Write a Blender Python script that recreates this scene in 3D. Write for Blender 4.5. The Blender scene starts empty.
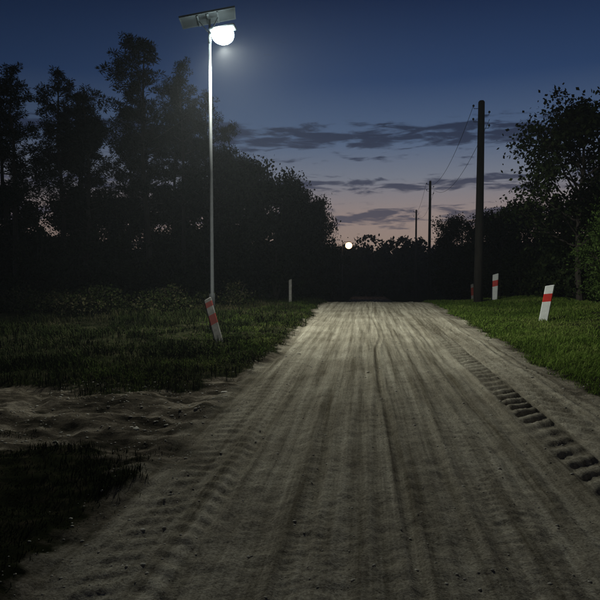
import bpy, math, numpy as np
from mathutils import Vector, Matrix
R = np.random.default_rng(7)
sc = bpy.context.scene
COL = sc.collection

# ---------------------------------------------------------------- helpers
def vnoise(x, y, seed=0):
    xi = np.floor(x).astype(np.int64); yi = np.floor(y).astype(np.int64)
    fx = x-xi; fy = y-yi
    fx = fx*fx*(3-2*fx); fy = fy*fy*(3-2*fy)
    def h(a, b):
        n = (a*374761393 + b*668265263 + seed*1442695041) & 0x7fffffff
        n = ((n ^ (n >> 13))*1274126177) & 0x7fffffff
        n = (n ^ (n >> 16)) & 0xffff
        return n/65535.0
    return (h(xi,yi)*(1-fx)+h(xi+1,yi)*fx)*(1-fy)+(h(xi,yi+1)*(1-fx)+h(xi+1,yi+1)*fx)*fy
def fbm(x, y, s=1.0, o=3, seed=0):
    r = 0; a = 1; t = 0
    for i in range(o):
        r = r+a*vnoise(x*s, y*s, seed+i*17); t += a; a *= .5; s *= 2.03
    return r/t*2-1
def sstep(a, b, x):
    t = np.clip((x-a)/(b-a), 0, 1); return t*t*(3-2*t)

class MB:
    def __init__(s): s.v=[]; s.f=[]; s.m=[]; s.a=[]; s.n=0
    def add(s, v, faces, mat=0, attr=None):
        v = np.asarray(v, float)
        s.v.append(v)
        s.a.append(np.full(len(v), .5) if attr is None else np.asarray(attr, float))
        for f in faces:
            f = np.asarray(f, int)
            if f.ndim == 1: f = f[None]
            s.f.append(f+s.n); s.m.append(np.full(len(f), mat, int))
        s.n += len(v)
    def mesh(s, name, mats, smooth=False, aname='rnd'):
        v = np.concatenate(s.v); me = bpy.data.meshes.new(name)
        loops = np.concatenate([f.ravel() for f in s.f])
        sizes = np.concatenate([np.full(len(f), f.shape[1]) for f in s.f])
        starts = np.concatenate([[0], np.cumsum(sizes)[:-1]])
        me.vertices.add(len(v)); me.vertices.foreach_set('co', v.ravel().astype(np.float32))
        me.loops.add(len(loops)); me.loops.foreach_set('vertex_index', loops.astype(np.int32))
        me.polygons.add(len(sizes)); me.polygons.foreach_set('loop_start', starts.astype(np.int32))
        for m in mats: me.materials.append(m)
        me.polygons.foreach_set('material_index', np.concatenate(s.m).astype(np.int32))
        me.update(calc_edges=True)
        me.polygons.foreach_set('use_smooth', np.full(len(sizes), smooth))
        at = me.attributes.new(aname, 'FLOAT', 'POINT')
        at.data.foreach_set('value', np.concatenate(s.a).astype(np.float32))
        me.update()
        return me
    def obj(s, name, mats, smooth=False, aname='rnd', parent=None):
        o = bpy.data.objects.new(name, s.mesh(name, mats, smooth, aname)); COL.objects.link(o)
        if parent: o.parent = parent
        return o

def tube(mb, pts, rad, seg=8, mat=0, cap=True):
    pts = np.asarray(pts, float); n = len(pts)
    rad = np.broadcast_to(np.asarray(rad, float), (n,))
    T = np.gradient(pts, axis=0); T /= np.linalg.norm(T, axis=1)[:,None]+1e-9
    ref = np.array([0,0,1.]) if abs(T[0][2]) < .8 else np.array([1.,0,0])
    A = np.cross(T, ref); A /= np.linalg.norm(A, axis=1)[:,None]+1e-9
    B = np.cross(T, A)
    th = np.linspace(0, 2*math.pi, seg, endpoint=False)
    V = pts[:,None]+rad[:,None,None]*(A[:,None]*np.cos(th)[None,:,None]+B[:,None]*np.sin(th)[None,:,None])
    i = np.arange(n-1)[:,None]*seg; j = np.arange(seg)[None]; k = (j+1)%seg
    q = np.stack([i+j, i+k, i+seg+k, i+seg+j], -1).reshape(-1,4)
    fs = [q]
    if cap: fs += [np.arange(seg)[::-1], np.arange(seg)+(n-1)*seg]
    mb.add(V.reshape(-1,3), fs, mat)

def leaves(mb, P, L, W, rng, mat=0, D=None, var=None):
    n = len(P)
    a = rng.normal(size=(n,3)) if D is None else D+rng.normal(size=(n,3))*.35
    a /= np.linalg.norm(a, axis=1)[:,None]
    b = np.cross(a, rng.normal(size=(n,3))); b /= np.linalg.norm(b, axis=1)[:,None]+1e-9
    s = rng.uniform(.6, 1.3, n)[:,None]
    L = L*s; W = W*s
    V = np.stack([P, P+a*L*.45+b*W*.5, P+a*L, P+a*L*.45-b*W*.5], 1).reshape(-1,3)
    q = np.arange(n*4).reshape(-1,4)
    r = rng.uniform(0,1,n) if var is None else np.clip(var+rng.normal(size=n)*.12,0,1)
    mb.add(V, [q], mat, np.repeat(r,4))

def box(mb, c, s, mat=0, M=None, bev=0.0):
    hx,hy,hz = [d/2 for d in s]
    b = min(bev, hx*.9, hy*.9, hz*.9)
    if b <= 0:
        V = np.array([[x,y,z] for z in (-hz,hz) for x,y in ((-hx,-hy),(hx,-hy),(hx,hy),(-hx,hy))])
        F = [[0,3,2,1],[4,5,6,7],[0,1,5,4],[1,2,6,5],[2,3,7,6],[3,0,4,7]]
        F = [np.array(f) for f in F]
    else:
        rings = []
        for z,i in ((-hz,b),(-hz+b,0),(hz-b,0),(hz,b)):
            X=hx-i; Y=hy-i
            rings.append([[ -X+b,-Y,z],[X-b,-Y,z],[X,-Y+b,z],[X,Y-b,z],[X-b,Y,z],[-X+b,Y,z],[-X,Y-b,z],[-X,-Y+b,z]])
        V = np.array(rings).reshape(-1,3)
        F = [np.arange(8)[::-1], np.arange(8)+24]
        for r in range(3):
            for j in range(8):
                k=(j+1)%8; F.append(np.array([r*8+j,r*8+k,r*8+8+k,r*8+8+j]))
    V = V+0
    if M is not None: V = V@np.array(M.to_3x3()).T
    mb.add(V+np.array(c), F, mat)

# ---------------------------------------------------------------- materials
def newmat(name):
    m = bpy.data.materials.new(name); m.use_nodes = True
    nt = m.node_tree; return m, nt, nt.nodes['Principled BSDF'], nt.nodes['Material Output']
def N(nt, t, **k):
    n = nt.nodes.new(t)
    for a,b in k.items(): setattr(n, a, b)
    return n
def simple(name, col, rough=.6, metal=0., noise=8, amt=.35, bump=.0, stretch=(1,1,1)):
    m, nt, p, o = newmat(name)
    tc = N(nt,'ShaderNodeTexCoord'); mp = N(nt,'ShaderNodeMapping'); mp.inputs['Scale'].default_value = stretch
    nz = N(nt,'ShaderNodeTexNoise'); nz.inputs['Scale'].default_value = noise; nz.inputs['Detail'].default_value = 3
    nt.links.new(tc.outputs['Object'], mp.inputs[0]); nt.links.new(mp.outputs[0], nz.inputs['Vector'])
    cr = N(nt,'ShaderNodeValToRGB')
    cr.color_ramp.elements[0].position=.3; cr.color_ramp.elements[1].position=.7
    cr.color_ramp.elements[0].color = (*[c*(1-amt) for c in col],1); cr.color_ramp.elements[1].color = (*col,1)
    nt.links.new(nz.outputs['Fac'], cr.inputs[0]); nt.links.new(cr.outputs[0], p.inputs['Base Color'])
    p.inputs['Roughness'].default_value = rough; p.inputs['Metallic'].default_value = metal
    if bump:
        b = N(nt,'ShaderNodeBump'); b.inputs['Strength'].default_value = bump; b.inputs['Distance'].default_value=.01
        nt.links.new(nz.outputs['Fac'], b.inputs['Height']); nt.links.new(b.outputs[0], p.inputs['Normal'])
    return m
def leafmat(name, c0, c1, c2, trans=.3):
    m, nt, p, o = newmat(name); nt.nodes.remove(p)
    at = N(nt,'ShaderNodeAttribute', attribute_name='rnd')
    cr = N(nt,'ShaderNodeValToRGB'); e = cr.color_ramp.elements
    e[0].color=(*c0,1); e[1].color=(*c2,1); e.new(.55).color=(*c1,1)
    nt.links.new(at.outputs['Fac'], cr.inputs[0])
    d = N(nt,'ShaderNodeBsdfDiffuse'); nt.links.new(cr.outputs[0], d.inputs[0])
    if trans<=0:
        nt.links.new(d.outputs[0], o.inputs[0]); return m
    t = N(nt,'ShaderNodeBsdfTranslucent'); mx = N(nt,'ShaderNodeMixShader')
    mx.inputs[0].default_value = trans
    nt.links.new(cr.outputs[0], t.inputs[0])
    nt.links.new(d.outputs[0], mx.inputs[1]); nt.links.new(t.outputs[0], mx.inputs[2]); nt.links.new(mx.outputs[0], o.inputs[0])
    return m

def groundmat(name):
    m, nt, p, o = newmat(name); L = nt.links.new
    nt.nodes.remove(p); p = N(nt,'ShaderNodeBsdfDiffuse'); L(p.outputs[0], o.inputs[0]); p.inputs['Roughness'].default_value=.5
    tc = N(nt,'ShaderNodeTexCoord')
    at = N(nt,'ShaderNodeAttribute', attribute_name='dirt')
    at2 = N(nt,'ShaderNodeAttribute', attribute_name='track')
    def noise(scale, detail=3, stretch=None, rough=.6):
        n = N(nt,'ShaderNodeTexNoise'); n.inputs['Scale'].default_value=scale; n.inputs['Detail'].default_value=detail
        n.inputs['Roughness'].default_value=rough
        if stretch:
            mp = N(nt,'ShaderNodeMapping'); mp.inputs['Scale'].default_value=stretch
            L(tc.outputs['Object'], mp.inputs[0]); L(mp.outputs[0], n.inputs['Vector'])
        else: L(tc.outputs['Object'], n.inputs['Vector'])
        return n
    def ramp(src, stops):
        r = N(nt,'ShaderNodeValToRGB'); e = r.color_ramp.elements
        e[0].position=stops[0][0]; e[0].color=(*stops[0][1],1); e[1].position=stops[-1][0]; e[1].color=(*stops[-1][1],1)
        for q,c in stops[1:-1]: e.new(q).color=(*c,1)
        L(src, r.inputs[0]); return r
    big = noise(.9, 3); streak = noise(1.0, 4, (6,.16,1),.72); fine = noise(60, 3, None, .8); mid = noise(6, 4)
    c1 = ramp(big.outputs['Fac'], [(.3,(.30,.265,.205)),(.7,(.46,.42,.335))])
    c2 = ramp(streak.outputs['Fac'], [(.34,(.42,.40,.365)),(.5,(.85,.84,.82)),(.64,(1.2,1.2,1.2))])
    c3 = ramp(fine.outputs['Fac'], [(.32,(.5,.48,.45)),(.5,(.95,.94,.92)),(.68,(1.35,1.35,1.35))])
    def mul(a,b):
        x = N(nt,'ShaderNodeMix', data_type='RGBA', blend_type='MULTIPLY'); x.inputs[0].default_value=1
        L(a, x.inputs[6]); L(b, x.inputs[7]); return x.outputs[2]
    dirt = mul(mul(c1.outputs[0], c2.outputs[0]), c3.outputs[0])
    soil = ramp(noise(2.2,5,(.5,1.7,1),.72).outputs['Fac'], [(.40,(.03,.026,.019)),(.53,(.12,.10,.075)),(.66,(.33,.285,.22))])
    soil = mul(soil.outputs[0], c3.outputs[0])
    mt = N(nt,'ShaderNodeMix', data_type='RGBA'); L(at2.outputs['Fac'], mt.inputs[0]); L(soil, mt.inputs[6]); L(dirt, mt.inputs[7]); dirt = mt.outputs[2]
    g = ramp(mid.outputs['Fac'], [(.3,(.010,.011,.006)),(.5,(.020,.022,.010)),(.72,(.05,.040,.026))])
    ad = N(nt,'ShaderNodeMath', operation='MULTIPLY_ADD'); ad.inputs[1].default_value=.9; L(mid.outputs['Fac'], ad.inputs[0])
    sub = N(nt,'ShaderNodeMath', operation='SUBTRACT'); L(at.outputs['Fac'], sub.inputs[0]); sub.inputs[1].default_value=.45
    L(sub.outputs[0], ad.inputs[2])
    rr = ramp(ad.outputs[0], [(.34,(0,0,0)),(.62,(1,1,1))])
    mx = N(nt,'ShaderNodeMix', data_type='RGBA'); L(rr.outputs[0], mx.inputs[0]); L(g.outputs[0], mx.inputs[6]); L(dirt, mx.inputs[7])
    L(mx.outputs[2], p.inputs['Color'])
    b = N(nt,'ShaderNodeBump'); b.inputs['Strength'].default_value=.7; b.inputs['Distance'].default_value=.010
    s2 = N(nt,'ShaderNodeMath', operation='MULTIPLY_ADD'); L(mid.outputs['Fac'], s2.inputs[0]); s2.inputs[1].default_value=1.2; L(fine.outputs['Fac'], s2.inputs[2])
    L(s2.outputs[0], b.inputs['Height']); L(b.outputs[0], p.inputs['Normal'])
    return m
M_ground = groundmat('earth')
M_grass = leafmat('grass_blades_lit', (.07,.11,.02), (.15,.23,.038), (.27,.30,.09), .25)  # right verge: lamp light put into the colour as brighter greens
M_grassL = leafmat('grass_blades_shaded', (.03,.048,.010), (.065,.095,.020), (.13,.13,.045), .15)  # left verge: weaker light put into the colour as darker greens
M_grassD = leafmat('rough_grass_shaded', (.009,.013,.005), (.022,.030,.009), (.08,.068,.038), 0)  # shade of the dim left side put into the blade colour
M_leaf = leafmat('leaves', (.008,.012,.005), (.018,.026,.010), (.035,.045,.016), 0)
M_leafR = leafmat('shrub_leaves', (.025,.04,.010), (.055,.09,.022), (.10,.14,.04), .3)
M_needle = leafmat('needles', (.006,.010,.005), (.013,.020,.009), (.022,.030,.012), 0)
M_bark = simple('bark', (.05,.038,.028), .9, 0, 9, .5, 0, (1,1,.3))
M_wood = simple('weathered_wood', (.04,.033,.026), .9, 0, 12, .5, .5, (1,1,.15))
M_steel = simple('galvanised_steel', (.055,.058,.06), .6, .2, 14, .3)
M_white = simple('white_plastic', (.82,.82,.78), .5, 0, 9, .18)
M_greywhite = simple('grey_white_plastic', (.30,.28,.25), .7, 0, 11, .5)  # greyer, more mottled white for the duller posts
M_red = simple('red_reflective', (.65,.03,.018), .45, 0, 9, .2)
M_dkred = simple('dark_red', (.30,.035,.02), .6, 0, 9, .35)  # darker red for the bands of the duller posts
M_cell = simple('solar_cells', (.012,.016,.035), .2, 0, 30, .3)
M_back = simple('panel_backsheet', (.012,.013,.015), .6, 0, 20, .2)
M_frame = simple('aluminium_frame', (.03,.032,.035), .6, .2, 20, .2)
M_wire = simple('black_cable', (.02,.02,.02), .6)
M_stone = simple('pebble', (.33,.30,.24), .85, 0, 30, .4)
def emis(name, col, st):
    m = bpy.data.materials.new(name); m.use_nodes=True; nt=m.node_tree; nt.nodes.clear()
    e=N(nt,'ShaderNodeEmission'); e.inputs[0].default_value=(*col,1); e.inputs[1].default_value=st
    o=N(nt,'ShaderNodeOutputMaterial'); nt.links.new(e.outputs[0], o.inputs[0]); return m
M_led = emis('led_lens_glare', (.78,1,.98), 110)
M_warm = emis('warm_lens', (1,.55,.25), 7)

# ---------------------------------------------------------------- terrain
def H(x, y):
    t = np.maximum(0, y-24)
    d = np.where(t < 8, .08*t*t/16, .08*(t-4))
    z = -4*(1-np.exp(-d/4))
    z = z+.28*sstep(4.6, 8, x)*sstep(40, 25, np.abs(x))+.03*fbm(x, y, .7, 2, 3)
    return z
def wob(y, s, seed): return fbm(y*0+3.3, y, s, 3, seed)
def xl(y): return -1.62-.30*sstep(9, 28, y)+.16*wob(y,.9,5)+.09*wob(y,3.5,6)
def xr(y): return 2.85+.22*sstep(9, 28, y)+.12*wob(y,.8,8)+.07*wob(y,4,9)
def rdist(x, y):  # >0 inside the road
    return np.minimum(x-xl(y), xr(y)-x)
def ddist(x, y):  # side track joining from the left
    e = np.exp(np.minimum(0,(x+1.6))/.8)
    top = 7.2+1.6*e+.35*fbm(x,y*0,.7,3,21)+.02*(x+2)**2*(x>-9)+(x<=-9)*1.0
    bot = 4.8-.5*e+.35*fbm(x,y*0+9,.9,3,22)+.02*(x+2)**2*(x>-9)+(x<=-9)*1.0
    return np.where(x < -1.2, np.minimum(top-y, y-bot), -1)
def dirt(x, y):
    a = sstep(-.34,.16, rdist(x,y)+.22*fbm(x,y,3.1,3,33))
    return np.maximum(a, .9*sstep(-.5,.6, ddist(x,y)+.95*fbm(x,y*1.5,1.5,4,31)))
def track(x, y):  # 1 = worn pale road dirt, 0 = dark loose soil of the side track
    return sstep(-.25,.3, rdist(x,y)+.3*fbm(x,y,1.7,3,36))
def ground_z(x, y):
    z = H(x,y)
    g = 1-dirt(x,y)
    near = sstep(45, 25, y)*sstep(30, 14, np.abs(x))
    z = z+near*(g*.05*fbm(x,y,2.2,3,11)+.02*g)
    dm = sstep(-.3,.4,ddist(x,y))*sstep(0,-.3, rdist(x,y))
    rut = fbm(x*.35, y+.15*x, 2.6, 3, 41)
    z = z+dm*(.065*rut-.03+.05*fbm(x,y,4,4,42))
    z = z+near*.055*np.exp(-((x-xl(y)+.16)/.13)**2)*(.6+.9*fbm(x,y,2.5,3,43))
    z = z+near*.025*fbm(x,y,9,2,44)*(1-g*.3)*(rdist(x,y)<.1)
    return z
def road_detail(x, y):
    z = 0.02-.012*((x-.6)/2)**2
    fade = sstep(45, 28, y)
    c = np.zeros_like(x)
    for i,(cx,w,d) in enumerate([(-1.15,.10,.010),(-.92,.05,.010),(-.72,.08,.014),(-.45,.05,.014),(-.28,.03,.010),(-.05,.06,.015),(.14,.04,.014),(.26,.035,.026),
                   (.52,.06,.013),(.70,.035,.010),(.88,.08,.013),(1.12,.06,.016),(1.32,.04,.012),(1.45,.06,.016),(2.48,.06,.018)]):
        mx = cx+.14*fbm(y*0+i*7.1, y, .22, 2, 50+i)
        t = (x-mx)/w
        c = c-d*np.exp(-t*t)*(.7+.5*wob(y,.6,70+i))+d*.55*np.exp(-(np.abs(t)-1.7)**2*3)
    z = z+c
    z = z-.025*np.exp(-((x+.75)/.42)**2)-.025*np.exp(-((x-1.2)/.45)**2)
    def tread(xc, hw, per, amp, seed, ang, rim=.45):
        m = xc+.05*wob(y,.25,seed)
        u = (x-m)/hw
        inside = sstep(1.1,.85,np.abs(u))
        ph = y/per+np.abs(u)*ang+np.where(u>0,.5,0)+.18*fbm(x,y,1.1,2,seed+2)
        s = np.abs((ph%1)-.5)*2
        lug = sstep(.25,.75,s)*sstep(.02,.18,np.abs(u))
        return inside*(amp*(lug-.5))*(.8+.5*fbm(x,y,1.6,2,seed+1))+rim*amp*np.exp(-((np.abs(u)-1.14)/.14)**2)*(.8+.8*fbm(x,y,3,2,seed+3))
    z = z+tread(2.0,.36,.27,.048,90,1.15)-.012*np.exp(-((x-2.0)/.3)**4)
    z = z+tread(2.66,.22,.17,.018,190,-.75)*sstep(-.5,.1,wob(y,.5,191)+.25)
    z = z+tread(-1.22,.24,.17,.013,93,.8,.9)*sstep(-.6,.2,fbm(x*0,y,.5,2,95)+.2)
    z = z+tread(.95,.13,.09,.006,97,.6,.8)+tread(-.3,.13,.08,.005,99,.4,.8)
    z = z+.010*fbm(x,y*.4,3,3,60)+.006*fbm(x,y*.8,13,3,61)+.005*fbm(x,y,40,2,62)
    return z*fade
def road_z(x, y):
    out = -rdist(x,y)
    return H(x,y)+road_detail(x,y)*sstep(.05,-.2,out)-.13*sstep(0,.35,out)+.012*fbm(x,y,9,2,44)

def sheet(name, xs, ys, zf, mat):
    X,Y = np.meshgrid(xs, ys); x=X.ravel(); y=Y.ravel()
    z = zf(x,y); mb = MB(); nx=len(xs); ny=len(ys)
    i = np.arange(ny-1)[:,None]*nx; j=np.arange(nx-1)[None]
    q = np.stack([i+j,i+j+1,i+nx+j+1,i+nx+j],-1).reshape(-1,4)
    mb.add(np.stack([x,y,z],1), [q], 0, dirt(x,y))
    o = mb.obj(name, [mat], True, 'dirt')
    at = o.data.attributes.new('track','FLOAT','POINT'); at.data.foreach_set('value', track(x,y).astype(np.float32))
    return o
def geo(a, b, r):
    n = int(math.log(b/a)/math.log(1+r))+1; return np.geomspace(a,b,n)
gx = np.concatenate([-geo(5.5,1200,.10)[::-1], np.arange(-5.46,5.5,.032), geo(5.5,1200,.10)])
gy = np.concatenate([-geo(1,300,.3)[::-1], np.linspace(-.8,1.8,12), geo(1.9,34,.0065), geo(34.5,2500,.06)])
def gz(x,y): return ground_z(x,y)-.11*sstep(0.0,.35,rdist(x,y))
sheet('ground', gx, gy, gz, M_ground)
rx = np.arange(-2.5,3.7,.0165)
ry = np.concatenate([np.linspace(-60,1.2,60), geo(1.3,34,.005), geo(34.5,260,.04)])
sheet('dirt_road', rx, ry, road_z, M_ground)

# pebbles and clods
mb = MB()
ico = np.array([[1,0,0],[-1,0,0],[0,1,0],[0,-1,0],[0,0,1],[0,0,-1.]])
fi = np.array([[0,2,4],[2,1,4],[1,3,4],[3,0,4],[2,0,5],[1,2,5],[3,1,5],[0,3,5]])
def stones(px,py,s):
    pz = np.where(rdist(px,py)>0, road_z(px,py), ground_z(px,py))
    edges={}; V=list(map(tuple,ico)); F=[]
    def md(a,b):
        kk=(min(a,b),max(a,b))
        if kk not in edges:
            p=(np.array(V[a])+np.array(V[b])); p/=np.linalg.norm(p); edges[kk]=len(V); V.append(tuple(p))
        return edges[kk]
    for a,b,c in fi:
        d,e,f=md(a,b),md(b,c),md(c,a); F+= [[a,d,f],[d,b,e],[f,e,c],[d,e,f]]
    V=np.array(V); F=np.array(F); m=len(V)
    for i in range(len(px)):
        W = V*(1+R.uniform(-.28,.28,(m,1)))*np.array([R.uniform(.8,1.5),R.uniform(.8,1.2),R.uniform(.45,.7)])*s[i]
        a=R.uniform(0,6.28); c_,s_=math.cos(a),math.sin(a)
        W = W@np.array([[c_,-s_,0],[s_,c_,0],[0,0,1]])
        mb.add(W+np.array([px[i],py[i],pz[i]+s[i]*.02]), [F], 0)
n=4200
py = 2+R.beta(1,2,n)*20; px = np.where(R.uniform(size=n)<.6, R.uniform(-1.6,2.9,n), np.where(R.uniform(size=n)<.5, R.normal(-1.65,.2,n), R.normal(2.65,.2,n)))
k=700; px[:k]=R.uniform(-4.2,-1.7,k); py[:k]=R.uniform(4.9,7.6,k)
s = R.lognormal(-5.4,.5,n)*(1+py*.02); s[:k]*=1.5
stones(px,py,s)
mb.obj('gravel', [M_stone], True)

# ---------------------------------------------------------------- grass
def blades(mb, x, y, h, w, rng, var):
    n=len(x); z = ground_z(x,y)-.01
    a = rng.uniform(0,2*math.pi,n); lean = rng.uniform(.15,1.0,n)*h
    dx,dy = np.cos(a),np.sin(a); bx,by = -dy*w/2, dx*w/2
    P=np.stack([x,y,z],1); B=np.stack([bx,by,0*bx],1)
    Mi = P+np.stack([dx*lean*.3,dy*lean*.3,h*.6],1); T=P+np.stack([dx*lean,dy*lean,h*rng.uniform(.7,1,n)],1)
    V=np.stack([P-B,P+B,Mi+B*.8,Mi-B*.8,T],1).reshape(-1,3)
    i=np.arange(n)[:,None]*5
    mb.add(V,[i+np.array([[0,1,2,3]]), i+np.array([[3,2,4]])],0,np.repeat(var,5))
def grow(name, x0,x1,y0,y1,n,hm,mat,dens_seed,thr,wk=1.0,patch=.5, inside=None, ypow=1.0):
    y = y0+(y1-y0)*R.uniform(size=n)**ypow; x = R.uniform(x0,x1,n)
    d = dirt(x,y)
    dn = fbm(x,y,1.4,3,dens_seed)+.5*fbm(x,y,6,2,dens_seed+9)
    keep = (d < R.uniform(.05,.85,n)) & (dn+R.uniform(-.5,.5,n) > thr)
    if inside is not None: keep &= inside(x,y)
    x=x[keep]; y=y[keep]; d=d[keep]; dn=dn[keep]
    h = hm*(1+patch*1.3*fbm(x,y,.9,3,dens_seed+3)+.5*dn)*R.uniform(.35,1.35,len(x))*(1-.6*d)
    h = np.clip(h,.02,.8)
    w = (.0035+.0007*y)*R.uniform(.7,1.3,len(x))*wk
    v = np.clip(.45+.6*fbm(x,y,.6,3,dens_seed+5)+R.normal(size=len(x))*.18,0,1)
    mb=MB(); blades(mb,x,y,h,w,R,v); return mb.obj(name,[mat])
grow('grass_verge', 2.7,8.5,4.5,33,180000,.09,M_grass,101,-.6,1.,.7, None,1.35)
grow('grass', -11,-1.55,6.5,31,140000,.14,M_grassD,111,.0,1.1,1.1,None,1.3)
grow('rough_grass_shaded', -5.5,-1.5,1.8,6.2,42000,.07,M_grassD,121,-.1,1.,1.0)
grow('grass_verge', -5.6,-1.7,6.5,29,80000,.09,M_grassL,131,.08,1.,.9,lambda x,y: R.uniform(size=len(x)) < np.clip(1.2-(-1.9-x)/2.8,.08,1),1.2)

# ---------------------------------------------------------------- trees
def rot_dir(az, el): return np.array([math.cos(az)*math.cos(el), math.sin(az)*math.cos(el), math.sin(el)])
def pine_mesh(seed, h=12.0, cb=.38, spread=1.9):
    r=np.random.default_rng(seed); mb=MB()
    zz=np.linspace(0,1,12); bx=np.cumsum(r.normal(size=12))*.06; by=np.cumsum(r.normal(size=12))*.06
    pts=np.stack([bx,by,zz*h],1); tube(mb,pts,np.linspace(.17,.02,12),9,0)
    def tp(t): return np.array([np.interp(t,zz,bx),np.interp(t,zz,by),t*h])
    t=cb; 
    while t<.985:
        k=r.integers(2,5)
        for _ in range(k):
            if r.uniform()<.18: continue
            u=(t-cb)/(1-cb)
            prof=(.45+.55*math.sin(min(1,u*1.9)*math.pi/2))*(1-u**2.2)+.12
            Lb=spread*prof*r.uniform(.5,1.25)
            az=r.uniform(0,6.283); el=math.radians(r.uniform(-5,25)+25*u)
            p0=tp(t); d=rot_dir(az,el)
            s=np.linspace(0,1,5)[:,None]
            P=p0+d*Lb*s+np.array([0,0,1])*(s**2)*Lb*r.uniform(.05,.25)
            tube(mb,P,np.linspace(.045*(1-u*.6),.01,5),5,0,False)
            nc=max(3,int(Lb*7))
            for q in range(nc):
                f=r.uniform(.3,1.05); c=p0+(P[-1]-p0)*f+np.array([0,0,r.uniform(-.1,.22)])+r.normal(size=3)*np.array([.22,.22,.11])*(.4+Lb*.4)
                m=int(r.uniform(35,70)); rad=r.uniform(.18,.34)
                o=r.normal(size=(m,3)); o/=np.linalg.norm(o,axis=1)[:,None]; o[:,2]=o[:,2]*.8+.1
                st=c+o*rad*r.uniform(.1,.8,(m,1))*np.array([1,1,.75])
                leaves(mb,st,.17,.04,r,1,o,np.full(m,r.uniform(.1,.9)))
        t+=r.uniform(.022,.055)
    for _ in range(7):
        t=r.uniform(.15,cb); p0=tp(t); d=rot_dir(r.uniform(0,6.28),r.uniform(-.3,.2)); L=r.uniform(.4,1.1)
        tube(mb,[p0,p0+d*L*.6,p0+d*L+np.array([0,0,-.1])],[.025,.015,.006],4,0,False)
    return mb.mesh('pine',[M_bark,M_needle])
pines=[pine_mesh(s,12,c,sp) for s,c,sp in ((11,.42,2.1),(12,.36,1.9),(13,.42,2.3),(14,.34,1.8))]
def put(name, me, x, y, height, base_h, rz, wide=1.0):
    o=bpy.data.objects.new(name,me); COL.objects.link(o)
    zb=float(H(np.array([x]),np.array([y]))[0])-.05
    s=(height-zb)/base_h
    o.location=(x,y,zb); o.scale=(s*wide,s*wide,s); o.rotation_euler=(0,0,rz); return o
for i,(x,y,t,v,w) in enumerate([(-18.2,28.2,11.7,0,1.05),(-16.2,29.4,12.0,1,1),(-14.3,28.6,10.8,3,1.1),(-11.2,28.9,12.9,2,1.05),(-9.6,29.6,12.0,0,.85),
      (-8.5,30.2,10.8,1,.8),(-12.9,33.5,11.6,3,1),(-20.3,31,12.2,2,1.1),(-18.5,36,12.6,1,1.1),(-11.0,36,12.0,0,1),(-15.6,37,12.2,2,1.1),(-23,33,12.5,3,1.1),(-8.3,34.5,10.4,3,.9),(-22,27,11.5,1,1),
      (-10.4,31.5,11.6,3,.9),(-17.0,33.5,11.8,0,1)]):
    put('pine_tree',pines[v],x,y,t,12.0,i*1.37,w)

def dec_mesh(seed,h=7.0,cr=2.2,cb=.25,nl=9000,ls=.13,lw=.09,mat=None,dens=1.0,sig=.30,trunk=.12):
    r=np.random.default_rng(seed); mb=MB()
    tz=np.linspace(0,.9,9); bx=np.cumsum(r.normal(size=9))*.07; by=np.cumsum(r.normal(size=9))*.07
    tube(mb,np.stack([bx,by,tz*h],1),np.linspace(trunk,.02,9),8,0)
    C=[]; 
    nlimb=int(20*dens)
    for i in range(nlimb):
        t=cb*.8+(.9-cb*.8)*((i+r.uniform())/nlimb); u=(t-cb*.8)/(.9-cb*.8)
        p0=np.array([np.interp(t,tz,bx),np.interp(t,tz,by),t*h])
        L=cr*r.uniform(.55,1.15)*math.sqrt(max(.12,1-(u*1.05-.25)**2*1.35)); az=i*2.4+r.uniform(-.4,.4); el=math.radians(r.uniform(10,40)+25*u)
        s=np.linspace(0,1,6)[:,None]; bend=r.normal(size=3)*.15
        P=p0+rot_dir(az,el)*L*s+bend*s**2*L
        tube(mb,P,np.linspace(trunk*.35,.008,6),5,0,False)
        for j in range(5):
            f=r.uniform(.35,1); b0=p0+(P[-1]-p0)*f; d=rot_dir(az+r.uniform(-1.2,1.2),el+r.uniform(-.5,.6)); l2=L*r.uniform(.2,.45)
            b1=b0+d*l2; tube(mb,[b0,b0+d*l2*.5+r.normal(size=3)*.03,b1],[.012,.009,.004],4,0,False)
            for q in (.5,.8,1.05): C.append(b0+d*l2*q)
        C.append(P[-1]); C.append(P[-2])
    for q in range(4): C.append(np.array([bx[-1],by[-1],h*(.88+.03*q)]))
    C=np.array(C); wts=r.uniform(.1,1,len(C))**1.5; wts/=wts.sum()
    k=r.choice(len(C),nl,p=wts); tone=r.uniform(.1,.9,len(C))
    P=C[k]+r.normal(size=(nl,3))*sig*np.array([1,1,.8])*(.5+r.uniform(size=len(C))[k][:,None])
    P[:,2]=np.maximum(P[:,2],.1)
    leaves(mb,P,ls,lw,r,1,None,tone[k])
    return mb.mesh('broadleaf',[M_bark,mat or M_leaf])
dA=dec_mesh(21,7,2.3,.12,15000,.17,.12); dB=dec_mesh(22,7,2.0,.10,14000,.17,.12); dC=dec_mesh(23,7,2.6,.15,16000,.18,.12)
for i,(x,y,t,v,w) in enumerate([(-7.4,30.5,6.9,dA,.9),(-6.2,32,7.2,dB,.95),(-5.5,37.6,7.3,dC,.8),(-5.0,42,6.9,dB,.85),(-4.9,46,7.2,dA,.8),(-4.8,51,7.1,dC,.7),(-5.0,57,7.3,dA,.75),
     (-9,32,6.0,dC,1),(-11,31,5.6,dB,1.1),(-13.2,31,5.2,dA,1.1),(-15.5,32,5.6,dC,1.1),(-18,33,5.4,dB,1.1),(-21,32,5.8,dA,1.2),
     (9.8,31,4.9,dB,.9),(11.8,34,5.0,dA,1.1),(14,33,6.2,dC,1),(8.6,38,4.9,dC,.9),(8.2,44,5.2,dA,.9),(7.8,52,5.8,dB,.9),(12,45,6.2,dC,1)]):
    put('broadleaf_tree',v,x,y,t,7.0,i*2.1,w)
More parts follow.
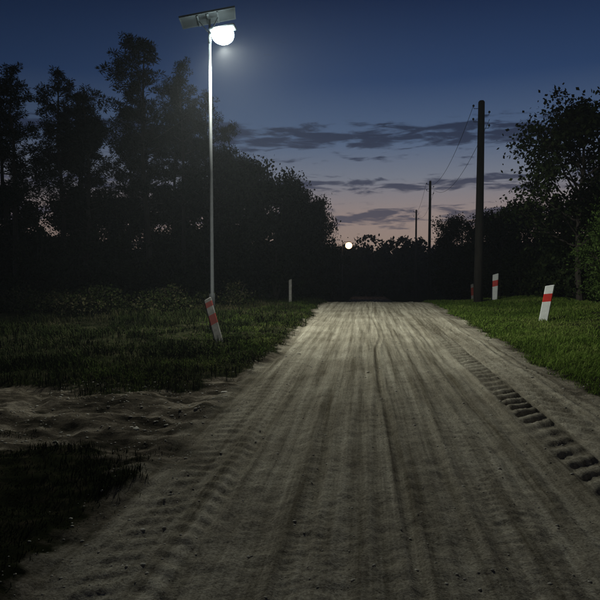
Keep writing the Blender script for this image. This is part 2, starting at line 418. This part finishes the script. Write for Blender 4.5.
dR=dec_mesh(31,7.0,2.5,.30,12000,.15,.10,None,1.3,.26,.13)
dS=dec_mesh(32,7.0,2.3,.30,9000,.15,.10,None,1.1,.26,.12)
put('birch_tree',dR,8.2,23.2,7.7,7.0,.4,1.0)
put('birch_tree',dS,10.9,24.5,7.4,7.0,2.0,1.1)

def thicket(name, items, ls, mat, nper):
    r=np.random.default_rng(len(items)*7+3); mb=MB()
    for (x,y,t,rad) in items:
        zb=float(H(np.array([x]),np.array([y]))[0]); hh=t-zb
        for q in range(5):
            a=r.uniform(0,6.28); p=np.array([x,y,zb]); d=np.array([math.cos(a)*rad*.6,math.sin(a)*rad*.6,hh*.8])
            tube(mb,[p,p+d*.5,p+d],[.05*min(1,hh/3),.03*min(1,hh/3),.01],5,0,False)
        nc=34; u=r.normal(size=(nc,3)); u/=np.linalg.norm(u,axis=1)[:,None]; u*=r.uniform(.35,1,(nc,1))
        C=np.array([x,y,zb+hh*.47])+u*np.array([rad,rad,hh*.5]); tone=r.uniform(.1,.9,nc)
        k=r.integers(0,nc,nper); P=C[k]+r.normal(size=(nper,3))*np.array([.24,.24,.2 if hh>1.5 else .1])*max(.8,rad*.5)
        P[:,2]=np.maximum(P[:,2],zb+.02)
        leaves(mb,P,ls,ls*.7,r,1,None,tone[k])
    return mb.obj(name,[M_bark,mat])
r=np.random.default_rng(5)
it=[]
for x in np.arange(-25,-5.5,1.5): it.append((x+r.uniform(-.4,.4),29+r.uniform(-.8,2.5),r.uniform(3.0,4.8),r.uniform(1.2,1.9)))
for x in np.arange(-24,-7,2.2): it.append((x,27+r.uniform(-.5,.8),r.uniform(1.2,2.4),r.uniform(.9,1.4)))
for y in np.arange(31,56,2.6): it.append((-5.2+r.uniform(-.4,.4)+(y-31)*.04,y,r.uniform(2.2,3.6),1.3))
thicket('shrub_thicket',it,.19,M_leaf,2300)
# dark weeds added to deepen the darkness before the left wood edge
it=[]
for x in np.arange(-16,-5.0,.75):
    yb=17.5+max(0,x+9)*1.1
    for q in range(2): it.append((x+r.uniform(-.4,.4),yb+r.uniform(-.7,2.6),r.uniform(.45,1.15),r.uniform(.5,.9)))
thicket('darkening_weeds',it,.09,M_grassD,900)
it=[]
for y in np.arange(24,60,2.4): it.append((8.6+r.uniform(-.5,.8)+max(0,(34-y))*.06,y,r.uniform(2.2,3.4),1.4))
for x in np.arange(9,20,1.6): it.append((x,22.5+r.uniform(-.5,2)+ (x-9)*.2,r.uniform(2.8,4.2),1.5))
thicket('hedge',it,.17,M_leaf,2200)
it=[]
for a in np.arange(-42,44,1.3):
    for dd,tt in ((92,6.2),(104,7.4),(116,6.6)):
        an=math.radians(a+r.uniform(-.5,.5)); D=dd+r.uniform(-3,4)
        it.append((D*math.sin(an),D*math.cos(an),tt+r.uniform(-1.0,.8),r.uniform(2.2,3.6)))
thicket('distant_trees',it,.6,M_leaf,1300)

def shrub(name,seed,x,y,h,cr,nl):
    me=dec_mesh(seed,h,cr,.03,nl,.085,.045,M_leafR,1.2,.17,.04)
    o=bpy.data.objects.new(name,me); COL.objects.link(o); o.location=(x,y,float(H(np.array([x]),np.array([y]))[0])-.03)
shrub('shrub',41,6.75,14.6,3.1,1.15,12000)
shrub('shrub',42,7.5,16.6,3.4,1.3,12000)
shrub('shrub',43,8.1,19.2,3.2,1.4,9000)
shrub('shrub',44,7.1,12.6,2.6,1.1,9000)

# ---------------------------------------------------------------- guide posts
def guide_post(x,y,h,lean,yaw,w=.17,white=None,red=None,bands=((.55,.77),),leany=0):
    white=white or M_white; red=red or M_red
    mb=MB(); t=.065; c=.02
    prof=np.array([[-w/2+c,-t/2],[w/2-c,-t/2],[w/2,-t/2+c],[w/2,t/2-c],[w/2-c,t/2],[-w/2+c,t/2],[-w/2,t/2-c],[-w/2,-t/2+c]])
    zs=[-.3]; mats=[]
    for a,b in bands: mats.append(0); zs.append(a*h); mats.append(1); zs.append(b*h)
    mats.append(0); zs.append(h-.012); mats.append(0); zs.append(h)
    V=[]
    for i,z in enumerate(zs):
        sl=.0 if i==0 else .28
        ins=.8 if i==len(zs)-1 else 1
        for px_,py_ in prof: V.append([px_*ins,py_*ins,z+px_*sl])
    n=len(zs)
    for i in range(n-1):
        Vi=np.array(V[i*8:(i+2)*8]); F=[np.array([j,(j+1)%8,8+(j+1)%8,8+j]) for j in range(8)]
        mb.add(Vi,F,mats[i])
    mb.add(np.array(V[-8:]),[np.arange(8)],0)
    o=mb.obj('guide_post',[white,red])
    z=float(ground_z(np.array([x]),np.array([y]))[0])
    o.location=(x,y,z); o.rotation_euler=(math.radians(leany),math.radians(lean),math.radians(yaw)); return o
guide_post(5.22,17.6,1.08,9,-25,.25)
guide_post(6.15,28.4,1.3,2,-30,.28)
guide_post(5.55,30.6,.9,-3,0,.14,M_greywhite,M_dkred,((.35,.8),))
guide_post(-3.10,12.0,1.02,-13,20,.18,M_greywhite,M_dkred,((.40,.62),(.8,.92)),-26)
guide_post(-3.3,25.4,1.05,0,0,.13,M_greywhite,M_greywhite,((.5,.7),))

# ---------------------------------------------------------------- utility poles
def util_pole(x,y,top,rad):
    e=bpy.data.objects.new('utility_pole',None); COL.objects.link(e)
    zb=float(H(np.array([x]),np.array([y]))[0]); h=top-zb; e.location=(x,y,zb)
    mb=MB(); tube(mb,[[0,0,-.3],[0,0,h*.5],[0,0,h-.06],[0,0,h]],[rad*1.25,rad,rad*.82,rad*.55],14); mb.obj('shaft',[M_wood],True,parent=e)
    mb=MB()
    for k,zz in enumerate((.35,.65,.95,1.25)):
        s=1 if k%2 else -1
        tube(mb,[[s*rad*.7,0,h-zz],[s*(rad+.16),0,h-zz],[s*(rad+.18),0,h-zz+.1]],.014,6)
        tube(mb,[[s*(rad+.18),0,h-zz+.08],[s*(rad+.18),0,h-zz+.11],[s*(rad+.18),0,h-zz+.15],[s*(rad+.18),0,h-zz+.18]],[.03,.05,.05,.025],8)
    mb.obj('insulators',[M_steel],True,parent=e); return e
P1=(5.25,27.6,9.25); P2=(5.9,54.5,9.6); P3=(6.6,77,9.2)
util_pole(*P1,.175); util_pole(*P2,.13); util_pole(*P3,.13)
def wire(a,b,sag,mb,r=.011):
    s=np.linspace(0,1,24); a=np.array(a);b=np.array(b)
    P=a+(b-a)*s[:,None]; P[:,2]-=4*sag*s*(1-s); tube(mb,P,r,5,0,False)
mb=MB()
for sx,dz in ((-.37,.25),(.37,.85)):
    wire((P1[0]+sx,P1[1],P1[2]-dz),(P2[0]+sx,P2[1],P2[2]-dz),1.3,mb)
    wire((P2[0]+sx,P2[1],P2[2]-dz),(P3[0]+sx,P3[1],P3[2]-dz),1.0,mb)
mb.obj('overhead_wires',[M_wire])

# ---------------------------------------------------------------- solar street lamp
LX,LY=-3.95,14.6
lamp=bpy.data.objects.new('street_lamp',None); COL.objects.link(lamp)
lz=float(ground_z(np.array([LX]),np.array([LY]))[0]); lamp.location=(LX,LY,lz)
mb=MB()
tube(mb,[[0,0,-.2],[0,0,.9],[0,0,.92],[0,0,4],[0,0,7.55]],[.075,.075,.055,.046,.034],16)
tube(mb,[[0,0,.0],[0,0,.02]],[.15,.15],16)
mb.obj('pole',[M_steel],True,parent=lamp)
mb=MB(); tube(mb,[[0,0,7.36],[.1,-.02,7.43],[.2,-.05,7.49],[.3,-.07,7.52]],.022,8); tube(mb,[[0,0,7.26],[0,0,7.44]],.045,12)
mb.obj('bracket_arm',[M_steel],True,parent=lamp)
mb=MB(); box(mb,[.36,-.09,7.57],[.66,.34,.07],0,Matrix.Rotation(math.radians(-8),4,'Y'),.02)
mb.obj('lamp_housing',[M_frame],parent=lamp)
# glowing bowl below the flat housing, enlarged to imitate the round glare
mb=MB(); n=24
V=[]; K=10
for k in range(K+1):
    a=math.radians(25)-k/K*math.radians(115)
    rr_=math.cos(a)*.28; zz=math.sin(a)*.23
    for j in range(n): V.append([.36+rr_*math.cos(j/n*2*math.pi), -.09+rr_*math.sin(j/n*2*math.pi), 7.43+zz])
F=[np.array([i*n+j,i*n+(j+1)%n,(i+1)*n+(j+1)%n,(i+1)*n+j]) for i in range(K) for j in range(n)]
mb.add(V,F); mb.obj('lens',[M_led],True,parent=lamp)
Mt=Matrix.Rotation(math.radians(-11),4,'Y')@Matrix.Rotation(math.radians(8),4,'X')@Matrix.Rotation(math.radians(10),4,'Z')
pc=np.array([-.04,0,7.90])
mb=MB(); box(mb,pc,[1.36,.86,.012],0,Mt)
mb.obj('panel_backsheet',[M_back],parent=lamp)
mb=MB()
A=np.array(Mt.to_3x3())
for i in range(6):
    for j in range(4):
        box(mb,pc+A@np.array([-.55+i*.22,-.3+j*.2,.009]),[.21,.19,.004],0,Mt)
mb.obj('solar_cells',[M_cell],parent=lamp)
mb=MB()
for c,s in (([0,.44,0],[1.40,.025,.045]),([0,-.44,0],[1.40,.025,.045]),([.69,0,0],[.025,.853,.045]),([-.69,0,0],[.025,.853,.045]),([0,.0,-.03],[.05,.83,.04]),([0.25,.0,-.03],[.04,.83,.03]),([-.25,.0,-.03],[.04,.83,.03])):
    box(mb,pc+A@np.array(c,float),s,0,Mt)
tube(mb,[[0,0,7.5],[0,0,7.87]],.03,8)
tube(mb,[[0,0,7.5],pc+A@np.array([.25,0,-.03])],.014,6); tube(mb,[[0,0,7.5],pc+A@np.array([-.25,0,-.03])],.014,6)
mb.obj('panel_frame',[M_frame],parent=lamp)
ld=bpy.data.lights.new('lamp_light','SPOT'); ld.energy=2900; ld.spot_size=math.radians(158); ld.spot_blend=.6; ld.shadow_soft_size=.10; ld.color=(.96,1.,.91)
lo=bpy.data.objects.new('lamp_light',ld); COL.objects.link(lo); lo.parent=lamp
lo.location=(.37,-.10,7.09); lo.rotation_euler=Vector((.42,-.02,-1)).to_track_quat('-Z','Y').to_euler()

# second, distant lamp
l2=bpy.data.objects.new('street_lamp',None); COL.objects.link(l2)
x2,y2=-2.25,80.; z2=float(H(np.array([x2]),np.array([y2]))[0]); l2.location=(x2,y2,z2)
hz=4.85-z2
mb=MB(); tube(mb,[[-.9,0,-.2],[-.9,0,hz*.6],[-.9,0,hz+.1],[-.6,-.1,hz+.35],[0,-.3,hz+.32]],[.09,.07,.05,.04,.035],10); mb.obj('pole',[M_steel],True,parent=l2)
mb=MB(); box(mb,[0,-.3,hz+.34],[.5,.26,.12],0,None,.04); mb.obj('lamp_housing',[M_frame],parent=l2)
mb=MB(); V=[];n=20
for k in range(13):
    a=(k/12-.5)*math.pi
    for j in range(n): V.append([.46*math.cos(a)*math.cos(j/n*6.2832),-.3+.46*math.cos(a)*math.sin(j/n*6.2832),hz-.17+.44*math.sin(a)])
F=[np.array([i*n+j,i*n+(j+1)%n,(i+1)*n+(j+1)%n,(i+1)*n+j]) for i in range(12) for j in range(n)]
mb.add(V,F); mb.obj('lens',[M_warm],True,parent=l2)

# ---------------------------------------------------------------- thin evening mist over the road
vm=bpy.data.materials.new('evening_mist'); vm.use_nodes=True; nt=vm.node_tree; nt.nodes.clear()
vs=N(nt,'ShaderNodeVolumeScatter'); vs.inputs['Density'].default_value=.0010; vs.inputs['Anisotropy'].default_value=.5; vs.inputs['Color'].default_value=(.9,.95,1,1)
o=N(nt,'ShaderNodeOutputMaterial'); nt.links.new(vs.outputs[0],o.inputs['Volume'])
mb=MB(); box(mb,[-4,40,8],[80,120,26],0)
mb.obj('mist',[vm])

# ---------------------------------------------------------------- dusk sky
w=bpy.data.worlds.new('World'); sc.world=w; w.use_nodes=True; nt=w.node_tree; L=nt.links.new
bg=nt.nodes['Background']
tc=N(nt,'ShaderNodeTexCoord'); sp=N(nt,'ShaderNodeSeparateXYZ'); L(tc.outputs['Generated'],sp.inputs[0])
def s2l(c): return tuple(((v/255)/12.92 if v/255<=.04045 else ((v/255+.055)/1.055)**2.4) for v in c)
def ramp(src,stops,interp='EASE'):
    r_=N(nt,'ShaderNodeValToRGB'); r_.color_ramp.interpolation=interp; e=r_.color_ramp.elements
    e[0].position=stops[0][0]; e[0].color=(*stops[0][1],1); e[1].position=stops[-1][0]; e[1].color=(*stops[-1][1],1)
    for q,c in stops[1:-1]: e.new(q).color=(*c,1)
    L(src,r_.inputs[0]); return r_.outputs[0]
def M(op,a,b=None,c=None):
    n=N(nt,'ShaderNodeMath',operation=op)
    for i,v in enumerate((a,b,c)):
        if v is None: continue
        if isinstance(v,(int,float)): n.inputs[i].default_value=v
        else: L(v,n.inputs[i])
    return n.outputs[0]
z=sp.outputs[2]
sky=ramp(z,[(0,s2l((150,128,112))),(.09,s2l((146,131,127))),(.15,s2l((116,121,134))),(.21,s2l((80,98,126))),(.30,s2l((42,63,99))),(.42,s2l((19,34,64))),(1,s2l((8,13,30)))],'LINEAR')
az=M('ARCTAN2',sp.outputs[0],sp.outputs[1])
side=M('MULTIPLY',M('COSINE',M('SUBTRACT',az,.12)),1.0)
bri=M('ADD',.28,M('MULTIPLY',M('POWER',M('MAXIMUM',side,0.0),3.0),.72))
mx=N(nt,'ShaderNodeMix',data_type='RGBA',blend_type='MULTIPLY'); mx.inputs[0].default_value=1; L(sky,mx.inputs[6])
cb=N(nt,'ShaderNodeCombineXYZ'); [L(bri,cb.inputs[i]) for i in range(3)]; L(cb.outputs[0],mx.inputs[7])
cv=N(nt,'ShaderNodeCombineXYZ'); L(M('MULTIPLY',az,15.0),cv.inputs[0]); L(M('MULTIPLY',z,85.0),cv.inputs[1])
cn=N(nt,'ShaderNodeTexNoise'); cn.inputs['Scale'].default_value=1.0; cn.inputs['Detail'].default_value=5; cn.inputs['Roughness'].default_value=.62; cn.inputs['Distortion'].default_value=.4
L(cv.outputs[0],cn.inputs['Vector'])
g=lambda v:(v,v,v)
band=ramp(z,[(.06,g(.3)),(.090,g(.9)),(.105,g(.4)),(.118,g(.1)),(.130,g(.72)),(.145,g(.76)),(.160,g(.05)),(.180,g(.42)),(.192,g(.3)),(.208,g(.95)),(.228,g(.86)),(.248,g(.05)),(.30,g(0))],'LINEAR')
cl=M('ADD',cn.outputs['Fac'],M('MULTIPLY',band,.35))
cf=ramp(cl,[(.66,g(0)),(.84,g(1))])
cc=ramp(z,[(.08,s2l((78,76,88))),(.16,s2l((54,60,80))),(.25,s2l((30,40,62)))],'LINEAR')
m2=N(nt,'ShaderNodeMix',data_type='RGBA'); L(M('MULTIPLY',cf,.94),m2.inputs[0]); L(mx.outputs[2],m2.inputs[6]); L(cc,m2.inputs[7])
L(m2.outputs[2],bg.inputs[0]); bg.inputs[1].default_value=1.0

# ---------------------------------------------------------------- camera
cd=bpy.data.cameras.new('camera'); cam=bpy.data.objects.new('camera',cd); COL.objects.link(cam)
cd.sensor_width=36; cd.lens=34.56; cd.clip_end=6000; cd.clip_start=.05
cam.location=(0,0,1.6); cam.rotation_euler=(math.radians(90-3.18),0,math.radians(6.44))
sc.camera=cam
sc.view_settings.view_transform='Standard'; sc.view_settings.look='None'; sc.view_settings.exposure=0
